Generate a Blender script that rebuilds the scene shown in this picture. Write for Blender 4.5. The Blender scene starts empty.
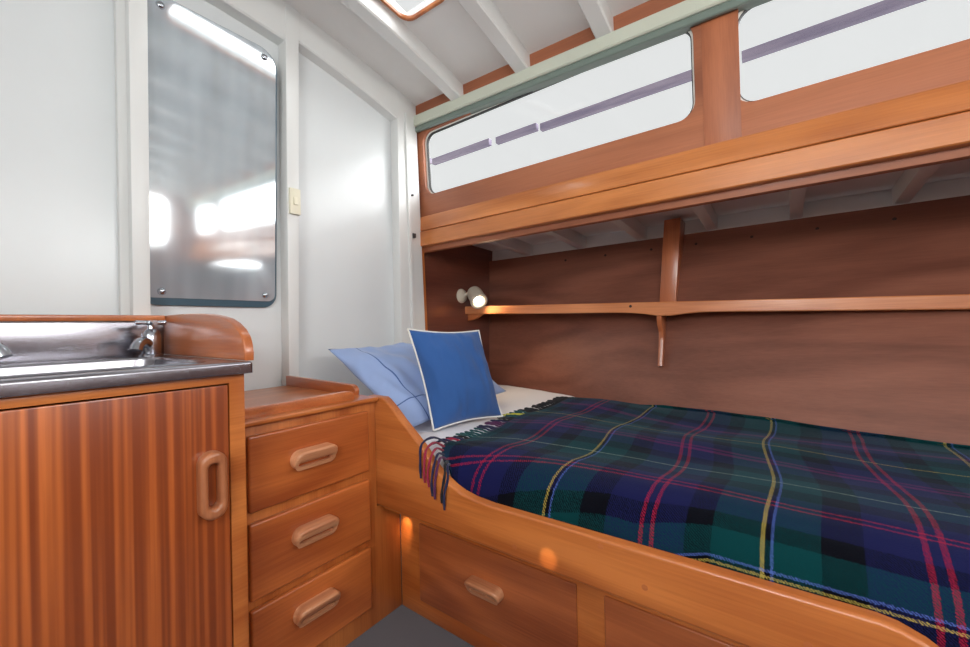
import bpy, bmesh, math, random
from mathutils import Vector, Matrix, noise as mnoise
random.seed(7)
S = bpy.context.scene
COL = S.collection
PI = math.pi

# ------------------------------------------------------------------ materials
def lin(c):
    def f(v):
        v /= 255.0
        return v / 12.92 if v <= 0.04045 else ((v + 0.055) / 1.055) ** 2.4
    return (f(c[0]), f(c[1]), f(c[2]), 1.0)

def new_mat(name):
    m = bpy.data.materials.new(name); m.use_nodes = True
    nt = m.node_tree; b = nt.nodes['Principled BSDF']
    return m, nt, b

def N(nt, t, **kw):
    n = nt.nodes.new(t)
    for k, v in kw.items(): setattr(n, k, v)
    return n

def plain(name, c, rough=.5, metal=0., coat=0., bump=0., bscale=200., sheen=0.):
    m, nt, b = new_mat(name)
    tc = N(nt, 'ShaderNodeTexCoord'); nz = N(nt, 'ShaderNodeTexNoise')
    nz.inputs['Scale'].default_value = 6.; nz.inputs['Detail'].default_value = 4
    nt.links.new(tc.outputs['Object'], nz.inputs['Vector'])
    mx = N(nt, 'ShaderNodeMix', data_type='RGBA')
    l = lin(c); k = .95
    mx.inputs['A'].default_value = (l[0]*k, l[1]*k, l[2]*k, 1); mx.inputs['B'].default_value = l
    nt.links.new(nz.outputs['Fac'], mx.inputs['Factor'])
    nt.links.new(mx.outputs['Result'], b.inputs['Base Color'])
    b.inputs['Roughness'].default_value = rough; b.inputs['Metallic'].default_value = metal
    b.inputs['Coat Weight'].default_value = coat; b.inputs['Coat Roughness'].default_value = .12
    b.inputs['Sheen Weight'].default_value = sheen
    if bump:
        n2 = N(nt, 'ShaderNodeTexNoise'); n2.inputs['Scale'].default_value = bscale; n2.inputs['Detail'].default_value = 3
        nt.links.new(tc.outputs['Object'], n2.inputs['Vector'])
        bp = N(nt, 'ShaderNodeBump'); bp.inputs['Strength'].default_value = bump; bp.inputs['Distance'].default_value = .002
        nt.links.new(n2.outputs['Fac'], bp.inputs['Height']); nt.links.new(bp.outputs['Normal'], b.inputs['Normal'])
    return m

def wood(name, dark, light, axis='X', figure=1.0, rough=.3, coat=.35, streak=None, seed=0., con=(.46, .90)):
    """varnished wood: growth figure stretched along the grain axis plus fine fibre"""
    m, nt, b = new_mat(name)
    L = nt.links.new
    tc = N(nt, 'ShaderNodeTexCoord'); oi = N(nt, 'ShaderNodeObjectInfo')
    off = N(nt, 'ShaderNodeVectorMath', operation='ADD')
    mul = N(nt, 'ShaderNodeMath', operation='MULTIPLY'); mul.inputs[1].default_value = 7.3
    add = N(nt, 'ShaderNodeMath', operation='ADD'); add.inputs[1].default_value = seed
    L(oi.outputs['Random'], mul.inputs[0]); L(mul.outputs[0], add.inputs[0])
    L(tc.outputs['Object'], off.inputs[0]); L(add.outputs[0], off.inputs[1])
    ai = 'XYZ'.index(axis)
    def mp(along, across):
        n = N(nt, 'ShaderNodeMapping'); s = [across]*3; s[ai] = along
        n.inputs['Scale'].default_value = s; L(off.outputs[0], n.inputs['Vector']); return n
    n1 = N(nt, 'ShaderNodeTexNoise'); n1.inputs['Scale'].default_value = 1.; n1.inputs['Detail'].default_value = 3; n1.inputs['Distortion'].default_value = .6
    L(mp(1.1*figure, 9*figure).outputs[0], n1.inputs['Vector'])
    # contour the slow noise into growth rings
    sn = N(nt, 'ShaderNodeMath', operation='MULTIPLY'); sn.inputs[1].default_value = 34.
    n1b = N(nt, 'ShaderNodeTexNoise'); n1b.inputs['Scale'].default_value = 1.; n1b.inputs['Detail'].default_value = 1
    L(mp(.8*figure, 4*figure).outputs[0], n1b.inputs['Vector'])
    L(n1b.outputs['Fac'], sn.inputs[0])
    si = N(nt, 'ShaderNodeMath', operation='SINE'); L(sn.outputs[0], si.inputs[0])
    n2 = N(nt, 'ShaderNodeTexNoise'); n2.inputs['Scale'].default_value = 1.; n2.inputs['Detail'].default_value = 4
    L(mp(6, 190).outputs[0], n2.inputs['Vector'])
    a1 = N(nt, 'ShaderNodeMath', operation='MULTIPLY_ADD'); a1.inputs[1].default_value = .09
    L(si.outputs[0], a1.inputs[0]); L(n1.outputs['Fac'], a1.inputs[2])
    a2 = N(nt, 'ShaderNodeMath', operation='MULTIPLY_ADD'); a2.inputs[1].default_value = .35
    L(n2.outputs['Fac'], a2.inputs[0]); L(a1.outputs[0], a2.inputs[2])
    mr = N(nt, 'ShaderNodeMapRange'); mr.inputs['From Min'].default_value, mr.inputs['From Max'].default_value = con
    L(a2.outputs[0], mr.inputs['Value'])
    mx = N(nt, 'ShaderNodeMix', data_type='RGBA')
    mx.inputs['A'].default_value = lin(dark); mx.inputs['B'].default_value = lin(light)
    L(mr.outputs['Result'], mx.inputs['Factor'])
    out = mx.outputs['Result']
    if streak:                                     # ribbon stripe veneer
        wt = N(nt, 'ShaderNodeTexNoise'); wt.inputs['Scale'].default_value = 1.; wt.inputs['Detail'].default_value = 2
        L(mp(.5, 66).outputs[0], wt.inputs['Vector'])
        r2 = N(nt, 'ShaderNodeMapRange', interpolation_type='SMOOTHSTEP'); r2.inputs['From Min'].default_value = .36; r2.inputs['From Max'].default_value = .66
        L(wt.outputs['Fac'], r2.inputs['Value'])
        m2 = N(nt, 'ShaderNodeMix', data_type='RGBA'); m2.inputs['A'].default_value = lin(streak)
        L(r2.outputs['Result'], m2.inputs['Factor']); L(out, m2.inputs['B']); out = m2.outputs['Result']
    L(out, b.inputs['Base Color'])
    b.inputs['Roughness'].default_value = rough
    b.inputs['Coat Weight'].default_value = coat; b.inputs['Coat Roughness'].default_value = .14
    bp = N(nt, 'ShaderNodeBump'); bp.inputs['Strength'].default_value = .12; bp.inputs['Distance'].default_value = .001
    L(n2.outputs['Fac'], bp.inputs['Height']); L(bp.outputs['Normal'], b.inputs['Normal'])
    return m

HD, HL = (160, 82, 34), (206, 124, 62)
honey = {a: wood('honey_wood_' + a, HD, HL, a) for a in 'XYZ'}
DD, DL = (150, 72, 32), (202, 114, 56)
drawer_wood = {'X': wood('drawer_wood', DD, DL, 'X', .9, seed=3.1), 'Y': wood('berth_drawer_wood', (130, 64, 34), (184, 104, 58), 'Y', .8, .3, .35, seed=9.2)}
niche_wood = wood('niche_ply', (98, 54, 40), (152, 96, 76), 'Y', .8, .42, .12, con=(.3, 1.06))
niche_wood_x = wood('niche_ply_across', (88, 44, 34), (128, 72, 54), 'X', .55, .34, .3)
side_wood = wood('cabin_side_ply', (144, 82, 54), (182, 112, 76), 'Y', .5, .46, .12)
fascia_wood = wood('fascia_wood', (176, 100, 48), (216, 136, 74), 'Y', 1.0, .28, .4)
strap_wood = wood('strap_wood', (144, 80, 50), (184, 110, 72), 'Z', .8, .5, .05)
batten_wood = wood('batten_wood', (152, 84, 50), (192, 112, 70), 'Z', 1.0, .3, .35)
shelf_wood = wood('shelf_wood', (184, 106, 60), (226, 146, 94), 'Y', 1.0, .3, .35)
sapele = wood('sapele_door', (170, 86, 40), (206, 114, 56), 'Z', .5, .28, .4, streak=(132, 62, 30))
door_pull_wood = wood('door_pull_wood', (134, 76, 48), (180, 114, 76), 'Z', 1.4, .28, .4)
pull_wood = {a: wood('pull_wood_' + a, (176, 110, 72), (224, 164, 122), a, 1.4, .35, .3) for a in 'XYZ'}
splash_wood = wood('splash_wood', (160, 84, 44), (200, 118, 66), 'Y', 1.0, .3, .35)
weathered = wood('weathered_timber', (136, 126, 150), (168, 156, 174), 'Y', 1.0, .9, 0.)

white_paint = plain('white_paint', (227, 228, 226), .32, bump=.05, bscale=60)
white_panel = plain('white_panel_paint', (222, 226, 227), .26, bump=.04, bscale=50)
cream_paint = plain('cream_paint', (218, 214, 202), .4)
deckhead = plain('deckhead_paint', (234, 233, 231), .5)
rail_paint = plain('rail_paint', (204, 208, 192), .35)
track_grey = plain('track_grey', (118, 132, 124), .35)
ivory = plain('ivory_plastic', (236, 230, 206), .35)
lamp_white = plain('lamp_enamel', (214, 204, 186), .4)
carpet = plain('grey_carpet', (88, 88, 96), 1., bump=1., bscale=700, sheen=.3)
sheet_cloth = plain('white_sheet', (238, 236, 240), .9, bump=.25, bscale=60, sheen=.2)
blue_cloth = plain('blue_cotton', (46, 92, 158), .9, bump=.4, bscale=500, sheen=.2)
piping_white = plain('white_piping', (236, 236, 230), .8)
chrome = plain('chrome', (186, 190, 198), .2, 1.)
gasket = plain('dark_gasket', (40, 38, 40), .6)
frame_white = plain('window_frame_paint', (226, 226, 220), .4)
plug_dark = plain('dark_plug', (46, 22, 16), .5)
blackish = plain('dark_catch', (60, 60, 62), .5)
mirror_edge = plain('desilvered_edge', (74, 98, 112), .35)

def stainless():
    m, nt, b = new_mat('stainless_steel'); L = nt.links.new
    tc = N(nt, 'ShaderNodeTexCoord'); mp = N(nt, 'ShaderNodeMapping'); mp.inputs['Scale'].default_value = (3, 40, 14)
    nz = N(nt, 'ShaderNodeTexNoise'); nz.inputs['Scale'].default_value = 2; nz.inputs['Detail'].default_value = 5
    L(tc.outputs['Object'], mp.inputs['Vector']); L(mp.outputs[0], nz.inputs['Vector'])
    mr = N(nt, 'ShaderNodeMapRange'); mr.inputs['To Min'].default_value = .12; mr.inputs['To Max'].default_value = .34
    L(nz.outputs['Fac'], mr.inputs['Value']); L(mr.outputs['Result'], b.inputs['Roughness'])
    b.inputs['Base Color'].default_value = lin((158, 156, 163)); b.inputs['Metallic'].default_value = 1.
    return m
steel = stainless()

def silver_mat():
    m, nt, b = new_mat('mirror_silver'); L = nt.links.new
    tc = N(nt, 'ShaderNodeTexCoord'); mp = N(nt, 'ShaderNodeMapping'); mp.inputs['Scale'].default_value = (9, 1, 1.2)
    nz = N(nt, 'ShaderNodeTexNoise'); nz.inputs['Scale'].default_value = 1.4; nz.inputs['Detail'].default_value = 1.
    L(tc.outputs['Object'], mp.inputs['Vector']); L(mp.outputs[0], nz.inputs['Vector'])
    b.inputs['Roughness'].default_value = .075
    b.inputs['Base Color'].default_value = lin((226, 231, 233)); b.inputs['Metallic'].default_value = 1.
    # a thin film of smeared haze on the glass
    df = N(nt, 'ShaderNodeBsdfDiffuse'); df.inputs['Color'].default_value = lin((198, 212, 222))
    m2 = N(nt, 'ShaderNodeMapRange'); m2.inputs['From Min'].default_value = .15; m2.inputs['From Max'].default_value = .85
    m2.inputs['To Min'].default_value = .26; m2.inputs['To Max'].default_value = .56
    L(nz.outputs['Fac'], m2.inputs['Value'])
    ms = N(nt, 'ShaderNodeMixShader'); L(m2.outputs['Result'], ms.inputs[0]); L(b.outputs[0], ms.inputs[1]); L(df.outputs[0], ms.inputs[2])
    L(ms.outputs[0], nt.nodes['Material Output'].inputs['Surface'])
    return m
silver = silver_mat()

def glass_mat():
    m = bpy.data.materials.new('window_glass'); m.use_nodes = True
    nt = m.node_tree; nt.nodes.clear(); L = nt.links.new
    o = N(nt, 'ShaderNodeOutputMaterial'); t = N(nt, 'ShaderNodeBsdfTransparent'); g = N(nt, 'ShaderNodeBsdfGlossy')
    t.inputs['Color'].default_value = (.96, .97, .97, 1); g.inputs['Roughness'].default_value = .02
    f = N(nt, 'ShaderNodeFresnel'); f.inputs['IOR'].default_value = 1.45
    ge = N(nt, 'ShaderNodeNewGeometry'); iv = N(nt, 'ShaderNodeMath', operation='SUBTRACT'); iv.inputs[0].default_value = 1.
    L(ge.outputs['Backfacing'], iv.inputs[1]); ff = N(nt, 'ShaderNodeMath', operation='MULTIPLY'); L(f.outputs[0], ff.inputs[0]); L(iv.outputs[0], ff.inputs[1])
    ms = N(nt, 'ShaderNodeMixShader'); L(ff.outputs[0], ms.inputs[0]); L(t.outputs[0], ms.inputs[1]); L(g.outputs[0], ms.inputs[2])
    L(ms.outputs[0], o.inputs['Surface'])
    return m
glass = glass_mat()

def emit(name, c, s):
    m, nt, b = new_mat(name)
    b.inputs['Base Color'].default_value = c; b.inputs['Emission Color'].default_value = c; b.inputs['Emission Strength'].default_value = s
    return m
lamp_glow = emit('reading_bulb', (1, .86, .62, 1), 14.)
dome_glow = emit('dome_diffuser', (1, .9, .76, 1), 4.)

def pillow_mat():
    m, nt, b = new_mat('light_blue_cotton'); L = nt.links.new
    uv = N(nt, 'ShaderNodeUVMap'); sp = N(nt, 'ShaderNodeSeparateXYZ'); L(uv.outputs[0], sp.inputs[0])
    def line(sock, pos, w):
        s = N(nt, 'ShaderNodeMath', operation='SUBTRACT'); s.inputs[1].default_value = pos; L(sock, s.inputs[0])
        a = N(nt, 'ShaderNodeMath', operation='ABSOLUTE'); L(s.outputs[0], a.inputs[0])
        c = N(nt, 'ShaderNodeMath', operation='LESS_THAN'); c.inputs[1].default_value = w; L(a.outputs[0], c.inputs[0]); return c.outputs[0]
    def mx(a, bb):
        n = N(nt, 'ShaderNodeMath', operation='MAXIMUM'); L(a, n.inputs[0]); L(bb, n.inputs[1]); return n.outputs[0]
    s = mx(mx(line(sp.outputs[0], .17, .004), line(sp.outputs[0], .86, .004)), line(sp.outputs[1], .2, .005))
    c = N(nt, 'ShaderNodeMix', data_type='RGBA'); c.inputs['A'].default_value = lin((150, 172, 216)); c.inputs['B'].default_value = lin((62, 92, 150))
    L(s, c.inputs['Factor']); L(c.outputs['Result'], b.inputs['Base Color'])
    b.inputs['Roughness'].default_value = .9; b.inputs['Sheen Weight'].default_value = .2
    return m
pillow_cloth = pillow_mat()

def tartan_mat():
    m, nt, b = new_mat('tartan_wool'); L = nt.links.new
    NAVY, BLK, GRN = lin((23, 25, 68)), lin((8, 9, 16)), lin((8, 54, 57))
    RED, YEL, BLU, PALE, PUR = lin((140, 27, 60)), lin((164, 146, 70)), lin((72, 96, 164)), lin((124, 142, 126)), lin((96, 26, 84))
    uv = N(nt, 'ShaderNodeUVMap'); sp = N(nt, 'ShaderNodeSeparateXYZ')
    jn = N(nt, 'ShaderNodeTexNoise'); jn.inputs['Scale'].default_value = 260; jn.inputs['Detail'].default_value = 2; L(uv.outputs[0], jn.inputs['Vector'])
    js = N(nt, 'ShaderNodeVectorMath', operation='SUBTRACT'); js.inputs[1].default_value = (.5, .5, .5); L(jn.outputs['Color'], js.inputs[0])
    jm = N(nt, 'ShaderNodeVectorMath', operation='MULTIPLY_ADD'); jm.inputs[1].default_value = (.006, .006, 0); L(js.outputs[0], jm.inputs[0]); L(uv.outputs[0], jm.inputs[2])
    L(jm.outputs[0], sp.inputs[0])
    def ramp(sock, stops, lo, hi, frac=False):
        mr = N(nt, 'ShaderNodeMapRange'); mr.inputs['From Min'].default_value = lo; mr.inputs['From Max'].default_value = hi; mr.clamp = False
        L(sock, mr.inputs['Value']); out = mr.outputs['Result']
        if frac:
            f = N(nt, 'ShaderNodeMath', operation='FRACT'); L(out, f.inputs[0]); out = f.outputs[0]
        r = N(nt, 'ShaderNodeValToRGB'); r.color_ramp.interpolation = 'CONSTANT'
        e = r.color_ramp.elements
        while len(e) > 1: e.remove(e[-1])
        e[0].position = 0; e[0].color = stops[0][1]
        for p, c in stops[1:]:
            x = e.new(p); x.color = c
        L(out, r.inputs['Fac']); return r.outputs['Color']
    # warp repeats every 0.45 m: green block with a yellow and a blue line, black, navy with a red pair
    P = .45
    w = []; cur = [0.]
    def put(width, c, lst, cu, T): lst.append((cu[0]/T, c)); cu[0] += width
    for wd, c in ((.006, YEL), (.009, BLK), (.006, BLU), (.070, GRN), (.060, BLK), (.075, NAVY), (.009, RED), (.013, NAVY), (.009, RED), (.060, NAVY), (.050, BLK), (.083, GRN)):
        put(wd, c, w, cur, P)
    warp = ramp(sp.outputs[0], w, .436, .436 + P, True)
    T = 1.4
    fp = [(0, BLK), (.014, YEL), (.019, BLK), (.023, BLU), (.028, GRN), (.085, BLK), (.125, NAVY), (.188, RED), (.193, NAVY), (.204, RED), (.209, NAVY), (.245, BLK), (.30, GRN), (.352, PALE), (.357, GRN), (.415, BLK), (.46, NAVY),
          (.525, PUR), (.537, NAVY), (.547, PUR), (.559, NAVY), (.61, BLK), (.655, GRN), (.706, YEL), (.711, GRN), (.765, BLK), (.815, NAVY), (.875, PUR), (.897, NAVY), (.955, BLK), (1.0, GRN)]
    f = [(p / T, c) for p, c in fp]
    weft = ramp(sp.outputs[1], f, 0., T)
    sm = N(nt, 'ShaderNodeMath', operation='ADD'); L(sp.outputs[0], sm.inputs[0]); L(sp.outputs[1], sm.inputs[1])
    ml = N(nt, 'ShaderNodeMath', operation='MULTIPLY'); ml.inputs[1].default_value = 190.; L(sm.outputs[0], ml.inputs[0])
    fr = N(nt, 'ShaderNodeMath', operation='FRACT'); L(ml.outputs[0], fr.inputs[0])
    mk = N(nt, 'ShaderNodeMapRange'); mk.inputs['From Min'].default_value = .45; mk.inputs['From Max'].default_value = .55
    mk.inputs['To Min'].default_value = .12; mk.inputs['To Max'].default_value = .88
    L(fr.outputs[0], mk.inputs['Value'])
    mx = N(nt, 'ShaderNodeMix', data_type='RGBA'); L(mk.outputs['Result'], mx.inputs['Factor']); L(warp, mx.inputs['A']); L(weft, mx.inputs['B'])
    nz = N(nt, 'ShaderNodeTexNoise'); nz.inputs['Scale'].default_value = 420; nz.inputs['Detail'].default_value = 2
    tc = N(nt, 'ShaderNodeTexCoord'); L(tc.outputs['Object'], nz.inputs['Vector'])
    L(mx.outputs['Result'], b.inputs['Base Color'])
    bp = N(nt, 'ShaderNodeBump'); bp.inputs['Strength'].default_value = .5; bp.inputs['Distance'].default_value = .002
    L(nz.outputs['Fac'], bp.inputs['Height']); L(bp.outputs['Normal'], b.inputs['Normal'])
    b.inputs['Roughness'].default_value = 1.; b.inputs['Sheen Weight'].default_value = .09; b.inputs['Specular IOR Level'].default_value = .05
    b.inputs['Sheen Tint'].default_value = (.5, .6, .8, 1)
    return m
tartan = tartan_mat()
def solid(name, c):
    return plain(name, c, 1., sheen=.2)
tassel_cols = [solid('tassel_navy', (26, 28, 66)), solid('tassel_black', (16, 16, 24)), solid('tassel_green', (14, 70, 74)), solid('tassel_red', (150, 28, 60)), solid('tassel_yellow', (190, 186, 60)), solid('tassel_purple', (84, 30, 76))]

# ------------------------------------------------------------------ mesh helpers
def root(name, loc, label, cat, group=None):
    o = bpy.data.objects.new(name, None); COL.objects.link(o); o.location = loc; o.empty_display_size = .05
    return tag(o, label, cat, group)
def tag(o, label=None, cat=None, group=None, kind=None):
    if label: o['label'] = label
    if cat: o['category'] = cat
    if group: o['group'] = group
    if kind: o['kind'] = kind
    return o
def origin_of(o):
    v = Vector((0, 0, 0))
    while o is not None: v = v + o.location; o = o.parent
    return v
def obj(name, bm, mat, parent=None, base=None, smooth=40, recalc=True):
    """bm holds world coordinates; the object's origin goes to its base (or its parent's)"""
    org = Vector(base) if base is not None else (origin_of(parent) if parent else Vector((0, 0, 0)))
    if recalc: bmesh.ops.recalc_face_normals(bm, faces=bm.faces)
    bmesh.ops.translate(bm, verts=bm.verts, vec=-org)
    me = bpy.data.meshes.new(name)
    for f in bm.faces: f.smooth = smooth > 0
    bm.to_mesh(me); bm.free()
    if smooth > 0: me.set_sharp_from_angle(angle=math.radians(smooth))
    for mm in (mat if isinstance(mat, (list, tuple)) else [mat]): me.materials.append(mm)
    o = bpy.data.objects.new(name, me); COL.objects.link(o)
    if parent:
        o.parent = parent; o.location = org - origin_of(parent)
    else: o.location = org
    return o
def struct(name, bm, mat, label=None, cat=None, parent=None, base=None, smooth=40):
    o = obj(name, bm, mat, parent, base, smooth)
    if not parent: tag(o, label, cat, None, 'structure')
    return o
def box(bm, x0, x1, y0, y1, z0, z1, bev=0., seg=2):
    r = bmesh.ops.create_cube(bm, size=1.)
    vs = r['verts']
    for v in vs:
        v.co = Vector((x0 + (v.co.x + .5)*(x1 - x0), y0 + (v.co.y + .5)*(y1 - y0), z0 + (v.co.z + .5)*(z1 - z0)))
    if bev:
        es = list({e for v in vs for e in v.link_edges})
        bmesh.ops.bevel(bm, geom=es, offset=bev, segments=seg, profile=.6, affect='EDGES')
    return bm
def bx(*a, **k): return box(bmesh.new(), *a, **k)
def hexa(bm, p, bev=0., seg=2):
    """p: 8 corner points, bottom four then top four, in the same turning order"""
    vs = [bm.verts.new(q) for q in p]
    fs = [(0, 1, 2, 3), (4, 5, 6, 7), (0, 1, 5, 4), (1, 2, 6, 5), (2, 3, 7, 6), (3, 0, 4, 7)]
    for f in fs: bm.faces.new([vs[i] for i in f])
    if bev:
        bmesh.ops.recalc_face_normals(bm, faces=bm.faces)
        es = list({e for v in vs for e in v.link_edges})
        bmesh.ops.bevel(bm, geom=es, offset=bev, segments=seg, profile=.6, affect='EDGES')
    return bm
def rrect(u0, u1, v0, v1, r, n=7):
    r4 = r if isinstance(r, (list, tuple)) else [r]*4
    pts = []
    for (cx, cy, a0, q) in ((u1, v1, 0, 0), (u0, v1, 90, 1), (u0, v0, 180, 2), (u1, v0, 270, 3)):
        rr = r4[q]
        ox = cx - rr if cx == u1 else cx + rr; oy = cy - rr if cy == v1 else cy + rr
        for i in range(n + 1):
            a = math.radians(a0 + 90*i/n)
            p = (ox + rr*math.cos(a), oy + rr*math.sin(a))
            if not pts or (abs(p[0]-pts[-1][0]) + abs(p[1]-pts[-1][1])) > 1e-6: pts.append(p)
    return pts
def plate(outer, holes, mp, d0, d1, bev=0., seg=2):
    """flat outline with holes, extruded from depth d0 to d1; mp(u, v, d) -> point. The d0 side gets the bevel."""
    bm = bmesh.new(); es = []
    for loop in [outer] + list(holes):
        vs = [bm.verts.new((u, v, 0)) for u, v in loop]
        for i in range(len(vs)): es.append(bm.edges.new((vs[i], vs[(i + 1) % len(vs)])))
    bmesh.ops.triangle_fill(bm, edges=es, use_beauty=True)
    if not holes: bmesh.ops.dissolve_limit(bm, angle_limit=.01, verts=bm.verts, edges=bm.edges, delimit=set())
    front = list(bm.faces)
    r = bmesh.ops.extrude_face_region(bm, geom=front, use_keep_orig=True)
    moved = [g for g in r['geom'] if isinstance(g, bmesh.types.BMVert)]
    ms = set(moved)
    for v in bm.verts: v.co.z = d1 if v in ms else d0
    bmesh.ops.recalc_face_normals(bm, faces=bm.faces)
    if bev:
        e2 = [e for e in bm.edges if all(v not in ms for v in e.verts) and len(e.link_faces) == 2 and e.calc_face_angle(0) > .5]
        bmesh.ops.bevel(bm, geom=e2, offset=bev, segments=seg, profile=.5, affect='EDGES')
    for v in bm.verts: v.co = Vector(mp(v.co.x, v.co.y, v.co.z))
    return bm
XZ = lambda u, v, d: (u, d, v)      # outline in x,z ; depth along y
YZ = lambda u, v, d: (d, u, v)      # outline in y,z ; depth along x
XY = lambda u, v, d: (u, v, d)
def tube(bm, pts, r, n=8, cap=True):
    pts = [Vector(p) for p in pts]
    rr = r if isinstance(r, (list, tuple)) else [r]*len(pts)
    rings = []; up = None
    for i, p in enumerate(pts):
        t = (pts[min(i+1, len(pts)-1)] - pts[max(i-1, 0)]).normalized()
        if up is None: up = t.orthogonal().normalized()
        up = (up - t*up.dot(t)).normalized(); s = t.cross(up)
        rings.append([bm.verts.new(p + (up*math.cos(2*PI*k/n) + s*math.sin(2*PI*k/n))*rr[i]) for k in range(n)])
    for a, b_ in zip(rings, rings[1:]):
        for k in range(n): bm.faces.new((a[k], a[(k+1) % n], b_[(k+1) % n], b_[k]))
    if cap:
        bm.faces.new(rings[0][::-1]); bm.faces.new(rings[-1])
    return bm
def lathe(bm, prof, M, n=24):
    """prof: (radius, height) pairs about local z, placed by matrix M"""
    rings = []
    for r, h in prof:
        if r < 1e-6: rings.append([bm.verts.new(M @ Vector((0, 0, h)))])
        else: rings.append([bm.verts.new(M @ Vector((r*math.cos(2*PI*k/n), r*math.sin(2*PI*k/n), h))) for k in range(n)])
    for a, b_ in zip(rings, rings[1:]):
        for k in range(n):
            k2 = (k+1) % n
            if len(a) == 1 and len(b_) > 1: bm.faces.new((a[0], b_[k2], b_[k]))
            elif len(b_) == 1 and len(a) > 1: bm.faces.new((a[k], a[k2], b_[0]))
            elif len(a) > 1: bm.faces.new((a[k], a[k2], b_[k2], b_[k]))
    return bm
def aim(p, d):
    return Matrix.Translation(Vector(p)) @ Vector(d).normalized().to_track_quat('Z', 'Y').to_matrix().to_4x4()
def sweep_y(bm, prof, y0, y1, f=lambda y: (0, 0), n=2):
    """closed x,z profile swept along y with an (x, z) offset f(y)"""
    rings = []
    for i in range(n + 1):
        y = y0 + (y1 - y0)*i/n; dx, dz = f(y)
        rings.append([bm.verts.new((x + dx, y, z + dz)) for x, z in prof])
    m = len(prof)
    for a, b_ in zip(rings, rings[1:]):
        for k in range(m): bm.faces.new((a[k], a[(k+1) % m], b_[(k+1) % m], b_[k]))
    bm.faces.new(rings[0]); bm.faces.new(rings[-1][::-1])
    return bm

# ------------------------------------------------------------------ the cabin
YB = -1.95                         # aft end of the cabin
XP = -1.05                         # port side
def sidex(z): return 1.70 - .058*(z - 1.47)          # cabin side leans in towards the roof
def ceil_z(x, y): return 2.42 - .095*(x - .42)**2 + .025*(y - 1.7)

struct('floor', bx(XP, 2.5, YB, 1.8, -.04, 0), carpet, 'grey carpeted cabin sole', 'floor')

# roof with a hatch opening, cambered
HX0, HX1, HY0, HY1 = .62, 1.235, 1.065, 1.315
def roof():
    bm = bmesh.new(); xs = [XP - .05 + i*(1.75 - XP + .05)/24 for i in range(25)]
    xs = sorted(set([round(x, 4) for x in xs] + [HX0, HX1])); ys = [YB - .05, HY0, HY1, 1.85]
    grid = {}
    for lay in (0, .04):
        for i, x in enumerate(xs):
            for j, y in enumerate(ys): grid[i, j, lay] = bm.verts.new((x, y, ceil_z(x, y) + lay))
    for i in range(len(xs) - 1):
        for j in range(3):
            if j == 1 and HX0 - 1e-6 <= xs[i] and xs[i+1] <= HX1 + 1e-6: continue
            for lay in (0, .04):
                bm.faces.new([grid[i, j, lay], grid[i+1, j, lay], grid[i+1, j+1, lay], grid[i, j+1, lay]])
    i0 = xs.index(HX0); i1 = xs.index(HX1)
    for i in range(i0, i1):
        for j in (1, 2): bm.faces.new([grid[i, j, 0], grid[i+1, j, 0], grid[i+1, j, .04], grid[i, j, .04]])
    for i in (i0, i1): bm.faces.new([grid[i, 1, 0], grid[i, 2, 0], grid[i, 2, .04], grid[i, 1, .04]])
    return bm
struct('ceiling', roof(), deckhead, 'cambered white cabin roof', 'ceiling')

def roof_beam(yc, w=.07, d=.078):
    bm = bmesh.new(); xs = [XP + i*(1.655 - XP)/20 for i in range(21)]; R = []
    for x in xs:
        z = ceil_z(x, yc)
        R.append([bm.verts.new(p) for p in ((x, yc - w/2, z + .003), (x, yc - w/2, z - d + .006), (x, yc - w/2 + .006, z - d), (x, yc + w/2 - .006, z - d), (x, yc + w/2, z - d + .006), (x, yc + w/2, z + .003))])
    for a, b_ in zip(R, R[1:]):
        for k in range(6): bm.faces.new((a[k], a[(k+1) % 6], b_[(k+1) % 6], b_[k]))
    bm.faces.new(R[0]); bm.faces.new(R[-1][::-1])
    return bm
lab = {1.372: 'white roof beam nearest the white end wall, beside the hatch', .968: 'second white roof beam from the white end wall', .575: 'third white roof beam from the white end wall'}
for i, yc in enumerate((1.372, .968, .575, .18, -.21, -.6, -1.0, -1.4, -1.8)):
    struct('ceiling_beam', roof_beam(yc), white_paint, lab.get(yc, 'white roof beam farther aft'), 'beam')

# hatch frame and pane
h = root('skylight_hatch', ((HX0 + HX1)/2, (HY0 + HY1)/2, ceil_z(.93, 1.19)), 'bright roof hatch with a thin brown wooden rim, beside the first roof beam', 'hatch')
cz = lambda u, v, d: (u, v, ceil_z(u, v) + d)
obj('hatch_rim', plate(rrect(HX0 - .008, HX1 + .008, HY0 - .008, HY1 + .008, .055), [rrect(HX0 + .004, HX1 - .004, HY0 + .004, HY1 - .004, .05)], cz, -.008, .006, .003), honey['X'], h)
obj('hatch_pane', plate(rrect(HX0 + .002, HX1 - .002, HY0 + .002, HY1 - .002, .04), [], cz, .012, .018), glass, h)

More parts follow.
